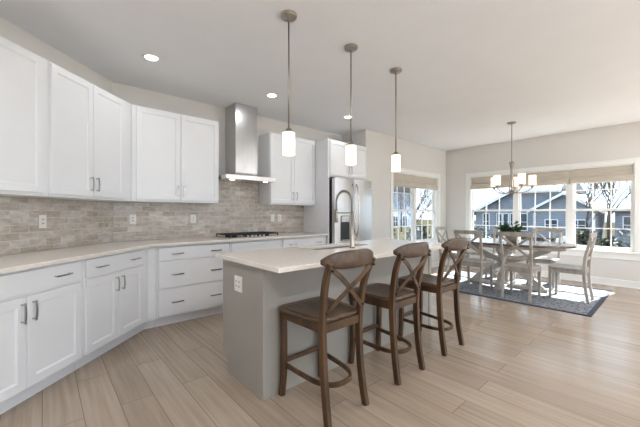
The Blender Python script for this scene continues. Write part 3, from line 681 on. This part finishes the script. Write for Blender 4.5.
def make_dchair(label, loc, rz):
    t = thing('dining_chair', label, 'dining chair', loc, rz, 'whitewashed cross-back dining chairs')
    seat_mesh(0.45, 0.40, 0.22, -0.20, 0.440, 0.465, 0.010).build('seat', 'chairwood', t)
    for s in (-1, 1):
        MB().sweep([(s*0.182, 0.19, 0), (s*0.184, 0.188, 0.44)], [0.030, 0.040], [0.030, 0.040], (1, 0, 0)).build('leg', 'chairwood', t, bevel=0.004)
        pts = lerp3([(s*0.172, -0.235, 0), (s*0.174, -0.200, 0.22), (s*0.176, -0.190, 0.44), (s*0.182, -0.210, 0.66), (s*0.192, -0.265, 0.90)], 5); n = len(pts)
        MB().sweep(pts, 0.032, [0.036-0.008*abs(i/n-0.5)*2+0.003 for i in range(n)], (1, 0, 0)).build('leg', 'chairwood', t, bevel=0.004)
    a = MB(); a.box(-0.165, 0.165, 0.176, 0.196, 0.385, 0.44); a.box(-0.16, 0.16, -0.198, -0.178, 0.385, 0.44)
    for s in (-1, 1): a.sweep([(s*0.186, 0.17, 0.412), (s*0.178, -0.175, 0.412)], 0.055, 0.02, (0, 0, 1))
    a.build('apron', 'chairwood', t, bevel=0.002)
    m = MB(); N = 14; top_ = []; 
    vs = []; fs = []
    for i in range(N+1):
        u = -1+2*i/N; x = u*0.225; y = -0.285+0.028*u*u; dz = 0.006*(1-u*u); h_ = 0.031
        for (dy, zz) in ((-0.011, -h_), (0.011, -h_), (0.011, h_), (-0.011, h_)): vs.append((x, y+dy, 0.925+dz+zz))
    for i in range(N):
        for j in range(4): fs.append((i*4+j, i*4+(j+1) % 4, (i+1)*4+(j+1) % 4, (i+1)*4+j))
    fs += [(0, 1, 2, 3), tuple(range(N*4, N*4+4))]
    m.add(vs, fs).build('top_rail', 'chairwood', t, bevel=0.005)
    MB().box(-0.168, 0.168, -0.212, -0.194, 0.575, 0.615).build('lower_rail', 'chairwood', t, bevel=0.003)
    for s in (-1, 1):
        MB().sweep(lerp3([(s*0.172, -0.262, 0.89), (0, -0.240-s*0.004, 0.745), (-s*0.162, -0.206, 0.61)], 5), 0.030, 0.010, (0.7, 0, -s*0.7)).build('cross_brace', 'chairwood', t, bevel=0.002)
    return t
dc = make_dchair('whitewashed dining chair on the near long side, back to camera, in front of the plant', (5.27, 1.50, RZ), -pi/2); index_kids(dc)
copy_tree(dc, (5.28, 2.16, RZ), -pi/2, 'whitewashed dining chair on the near side, just right of the farthest bar stool')
copy_tree(dc, (5.70, 1.01, RZ), 0, 'whitewashed dining chair seen from the side at the right end of the table')
copy_tree(dc, (6.46, 1.50, RZ), pi/2, 'whitewashed dining chair across the table, before the middle window')
copy_tree(dc, (6.46, 2.18, RZ), pi/2, 'whitewashed dining chair across the table, left behind the plant')
copy_tree(dc, (5.92, 2.80, RZ), pi, 'whitewashed dining chair at the far left table end, beyond the bar stools')

# table plant
t = thing('potted_plant', 'small leafy green plant in a grey pot at the centre of the dining table', 'plant', (5.86, 1.80, RZ+0.753))
MB().lathe([(0.045, 0), (0.062, 0.02), (0.068, 0.085), (0.062, 0.10), (0.055, 0.098), (0.054, 0.085), (0.001, 0.084)], 22).build('pot', 'pot', t)
m = MB(); rnd = random.Random(3)
stems = MB()
for i in range(26):
    g = rnd.uniform(0, 2*pi); el = rnd.uniform(0.35, 1.35); L_ = rnd.uniform(0.07, 0.15)
    tip = Vector((cos(g)*cos(el)*L_, sin(g)*cos(el)*L_, 0.09+sin(el)*L_))
    stems.tube([(0.02*cos(g), 0.02*sin(g), 0.085), tip*0.6+Vector((0, 0, 0.04)), tip], 0.0025, 5)
    for q in range(3):
        b0 = tip.lerp(Vector((0, 0, 0.10)), q*0.25); a = g+rnd.uniform(-1.2, 1.2); dirv = Vector((cos(a), sin(a), rnd.uniform(-0.3, 0.7))).normalized(); sd_ = dirv.cross(Vector((0, 0, 1))).normalized(); ll = rnd.uniform(0.06, 0.09); ww = 0.022
        up = dirv.cross(sd_)*0.008
        m.add([b0, b0+dirv*ll*0.4+sd_*ww+up, b0+dirv*ll, b0+dirv*ll*0.4-sd_*ww+up, b0+dirv*ll*0.45-up], [(0, 4, 1), (1, 4, 2), (2, 4, 3), (3, 4, 0)])
m.build('foliage', 'leaf', t); stems.build('stem', 'leaf', t)

t.scale = (1.25, 1.25, 1.4)
# ------------------------------------------------------------------ outside
GZ = -0.60
tag(MB().box(-40, 90, -60, 90, GZ-0.3, GZ).build('lawn', 'lawn'), 'winter lawn around the house', 'lawn', None, 'structure')
tag(MB().box(-4, 9, -11, -4.4, GZ, -0.08).build('bounce_slab', 'concrete', bevel=0.01), 'unseen pale concrete slab added outside to bounce sunlight onto the ceiling', 'bounce_slab', None, 'structure')  # added out of view as a sunlit reflector for the ceiling
def flat_window(par, x0, x1, z0, z1, y, axis, cols=2, rows=2, side=-1):
    # window standing on a facade; axis 'x': facade in the plane x = y, spans y; axis 'y': facade plane y
    def bx(m, a, b_, d0, d1, c, e):
        if axis == 'x': m.box(d0, d1, a, b_, c, e)
        else: m.box(a, b_, d0, d1, c, e)
    f = MB(); tq = 0.06
    bx(f, x0-tq, x0, y-0.06, y, z0-tq, z1+tq); bx(f, x1, x1+tq, y-0.06, y, z0-tq, z1+tq); bx(f, x0, x1, y-0.06, y, z1, z1+tq); bx(f, x0, x1, y-0.06, y, z0-tq, z0)
    for c in range(1, cols): xx = x0+(x1-x0)*c/cols; bx(f, xx-0.02, xx+0.02, y-0.05, y, z0, z1)
    for r in range(1, rows): zz = z0+(z1-z0)*r/rows; bx(f, x0, x1, y-0.05, y, zz-0.02, zz+0.02)
    fo = f.build('window', 'fascia', par); p = MB(); bx(p, x0, x1, y-0.03, y-0.01, z0, z1); p.build('pane', 'pane_dark', fo)
# house A: left of the triple window's view, blue grey
HX = 30.0
h = thing('neighbour_house', 'blue-grey sided house with gabled wing and row of tall windows, outside the triple window', 'house', (0, 0, 0))
MB().prism([(12.2, GZ), (12.2, 1.35), (9.1, 3.05), (6.0, 3.05), (6.0, GZ)], HX, HX+9, 'x').build('wall', 'siding', h)
MB().prism([(12.7, 1.05), (12.7, 1.25), (9.0, 3.30), (8.9, 3.10)], HX-0.5, HX+9.4, 'x').build('roof', 'roof', h)
MB().prism([(12.75, 1.00), (12.75, 1.16), (8.95, 3.26), (8.95, 3.06)], HX-0.62, HX-0.5, 'x').build('fascia', 'fascia', h)
MB().prism([(HX-0.5, 3.10), (HX-0.5, 3.22), (HX+4.2, 4.6), (HX+9, 3.2), (HX+9, 3.10)], 5.7, 9.3, 'y').build('roof', 'roof', h)
MB().box(HX-0.62, HX-0.5, 5.7, 9.3, 2.98, 3.20).build('fascia', 'fascia', h)
for (a, b_) in ((11.05, 11.5), (10.0, 10.35), (9.5, 9.85), (8.95, 9.3)): flat_window(h, a, b_, -0.15, 1.2, HX, 'x', 1, 2)
for (a, b_) in ((8.1, 8.6), (7.25, 7.6)): flat_window(h, a, b_, -0.15, 1.2, HX, 'x', 1, 2)
# house B with the low gable
MB().prism([(7.1, GZ), (7.1, 1.55), (5.3, 2.65), (3.6, 1.50), (3.6, GZ)], HX-1.6, HX-0.1+2.9, 'x').build('wall', 'siding', h)
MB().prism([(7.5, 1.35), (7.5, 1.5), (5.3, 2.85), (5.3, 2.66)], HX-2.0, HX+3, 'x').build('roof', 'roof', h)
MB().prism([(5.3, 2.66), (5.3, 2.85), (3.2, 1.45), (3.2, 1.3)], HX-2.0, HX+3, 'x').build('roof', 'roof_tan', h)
MB().prism([(7.55, 1.28), (7.55, 1.46), (5.3, 2.80), (3.15, 1.42), (3.15, 1.24), (5.3, 2.60)], HX-2.12, HX-2.0, 'x').build('fascia', 'fascia', h)
flat_window(h, 5.75, 6.45, 0.05, 0.75, HX-1.6, 'x', 2, 2); flat_window(h, 4.15, 4.95, 0.05, 0.75, HX-1.6, 'x', 2, 2)
MB().box(HX-1.72, HX-1.6, 3.62, 3.74, GZ, 1.45).build('downspout', 'fascia', h)
h = thing('neighbour_house', 'long low grey-blue house wing at the right of the triple window view', 'house', (0, 0, 0))
MB().box(HX-0.4, HX+6, -3.0, 2.75, GZ, 1.35).build('wall', 'siding', h)
MB().prism([(HX-0.8, 1.30), (HX-0.8, 1.42), (HX+2.8, 1.95), (HX+6.3, 1.42), (HX+6.3, 1.3)], -3.3, 3.0, 'y').build('roof', 'roof', h)
flat_window(h, 0.2, 1.0, 0.1, 0.9, HX-0.4, 'x', 2, 2); flat_window(h, 1.5, 2.3, -0.1, 1.0, HX-0.4, 'x', 2, 2)
# pale house outside window 2
HY = 24.0
h = thing('neighbour_house', 'pale blue two-storey house with dark paned windows, seen through the double window', 'house', (0, 0, 0))
MB().box(27.5, 38.6, HY, HY+9, GZ, 4.2).build('wall', 'siding_pale', h)
MB().prism([(27.1, 4.15), (33.0, 7.2), (39.0, 4.15)], HY-0.4, HY+9.4, 'y').build('roof', 'roof', h)
for (a, b_, z0, z1) in ((33.7, 34.7, -0.5, 0.9), (35.8, 36.9, -0.5, 0.9), (37.3, 38.0, 2.6, 3.6)): flat_window(h, a, b_, z0, z1, HY, 'y', 2, 2)

def bare_tree(label, x, y, hgt, seed):
    t = thing('bare_tree', label, 'tree', (x, y, GZ), 0, 'leafless trees outside'); rnd = random.Random(seed)
    tr = MB(); br = MB()
    tr.tube([(0, 0, 0), (rnd.uniform(-.1, .1), rnd.uniform(-.1, .1), hgt*0.3), (rnd.uniform(-.2, .2), rnd.uniform(-.2, .2), hgt*0.62)], [0.08, 0.055, 0.02], 7)
    def grow(p, d, L_, r, lv):
        q = p+d*L_*0.5+Vector((rnd.uniform(-1, 1), rnd.uniform(-1, 1), rnd.uniform(-.3, 1)))*L_*0.06; e = p+d*L_
        br.tube([p, q, e], [r, r*0.75, r*0.5], 4, False)
        if lv == 0: return
        for i in range(4):
            b0 = p.lerp(e, rnd.uniform(0.35, 1)); nd = (d+Vector((rnd.uniform(-1, 1), rnd.uniform(-1, 1), rnd.uniform(-0.2, 0.7)))*0.75).normalized()
            grow(b0, nd, L_*rnd.uniform(0.5, 0.75), r*0.55, lv-1)
    for i in range(9):
        z = hgt*rnd.uniform(0.2, 0.6); g = rnd.uniform(0, 2*pi); grow(Vector((0, 0, z)), Vector((cos(g)*0.6, sin(g)*0.6, 0.8)).normalized(), hgt*0.28, 0.026, 3)
    tr.build('trunk', 'bark', t); br.build('branches', 'bark', t); return t
for a in ((17.5, 1.75, 5.2, 1, 'bare tree rising at the right edge of the triple window view'), (23.5, 3.3, 4.6, 2, 'bare tree just left of the tallest one in the right window'),
          (26.5, 12.6, 3.1, 5, 'small bare tree at the far left of the triple window view'), (17.0, 10.4, 4.6, 8, 'bare tree close outside the right half of the double window'),
          (27.0, 18.2, 6.5, 9, 'bare tree farther off in the right half of the double window')):
    bare_tree(a[4], a[0], a[1], a[2], a[3])
def shrub(label, x, y, r, hgt, seed, m='bush'):
    rnd = random.Random(seed); b = MB()
    for i in range(420):
        g = rnd.uniform(0, 2*pi); u = rnd.random()**0.5; z = rnd.random(); rr = r*u*sqrt(max(0.05, 1-(z*0.9)**2))
        p = Vector((rr*cos(g), rr*sin(g), z*hgt)); a = Vector((rnd.uniform(-1, 1), rnd.uniform(-1, 1), rnd.uniform(-1, 1))).normalized()*0.10*r/0.5; c = a.cross(Vector((rnd.uniform(-1, 1), rnd.uniform(-1, 1), rnd.uniform(-1, 1)))).normalized()*0.05*r/0.5
        b.add([p-a, p+c, p+a, p-c], [(0, 1, 2, 3)])
    b.tube([(0, 0, 0), (0, 0, hgt*0.6)], 0.03, 6)
    o = b.build('shrub', m); o.location = (x, y, GZ); return tag(o, label, 'shrub', 'shrubs outside the windows')
for i, (x, y, r, hh, m_, lb) in enumerate((
    (13.4, 1.45, 0.62, 0.95, 'bush', 'dark evergreen shrub outside the right window, at its right edge'),
    (17.8, 2.7, 0.7, 1.1, 'bush', 'broad dark shrub on the lawn behind the side-on dining chair'),
    (14.0, 2.45, 0.42, 0.8, 'bush', 'dark low shrub outside, right of the side-on dining chair'),
    (16.4, 0.9, 0.8, 1.3, 'bush2', 'frosted grey shrub outside at the right picture edge'),
    (22.0, 8.6, 0.6, 1.0, 'bush2', 'pale grey shrub before the house at the left window'),
    (22.0, 7.0, 0.6, 0.8, 'bush2', 'pale grey shrub outside the middle window behind the far chair'),
    (20.0, 10.2, 0.6, 1.1, 'bush', 'dark shrub at the left edge of the triple window view'),
    (13.5, 8.4, 0.45, 1.15, 'bush2', 'snowy pale shrub outside the double window, left of the dark one'),
    (15.0, 8.9, 0.55, 1.2, 'bush', 'dark shrub outside the double window at its right side'),
    (20.0, 14.9, 0.8, 0.9, 'bush', 'dark shrub at the foot of the pale blue house'))): shrub(lb, x, y, r, hh, 20+i, m_)
g = thing('garden_chair', 'white slatted garden chair on the lawn outside the right window', 'garden chair', (15.3, 3.0, GZ), pi/2+0.5)
for x in (-0.28, 0.28):
    MB().box(x-0.025, x+0.025, -0.28, -0.23, 0, 0.55).build('leg', 'fascia', g); MB().box(x-0.025, x+0.025, 0.23, 0.28, 0, 0.5).build('leg', 'fascia', g)
    MB().box(x-0.05, x+0.05, -0.32, 0.3, 0.55, 0.575).build('armrest', 'fascia', g)
m = MB()
for i in range(5): m.box(-0.26, 0.26, -0.26+i*0.11, -0.17+i*0.11, 0.34, 0.36)
m.build('seat', 'fascia', g); m = MB()
for i in range(5): m.sweep([(-0.22+0.11*i, 0.25, 0.34), (-0.22+0.11*i, 0.42, 0.95-0.02*abs(i-2)**2)], 0.085, 0.02, (1, 0, 0))
m.build('backrest', 'fascia', g)
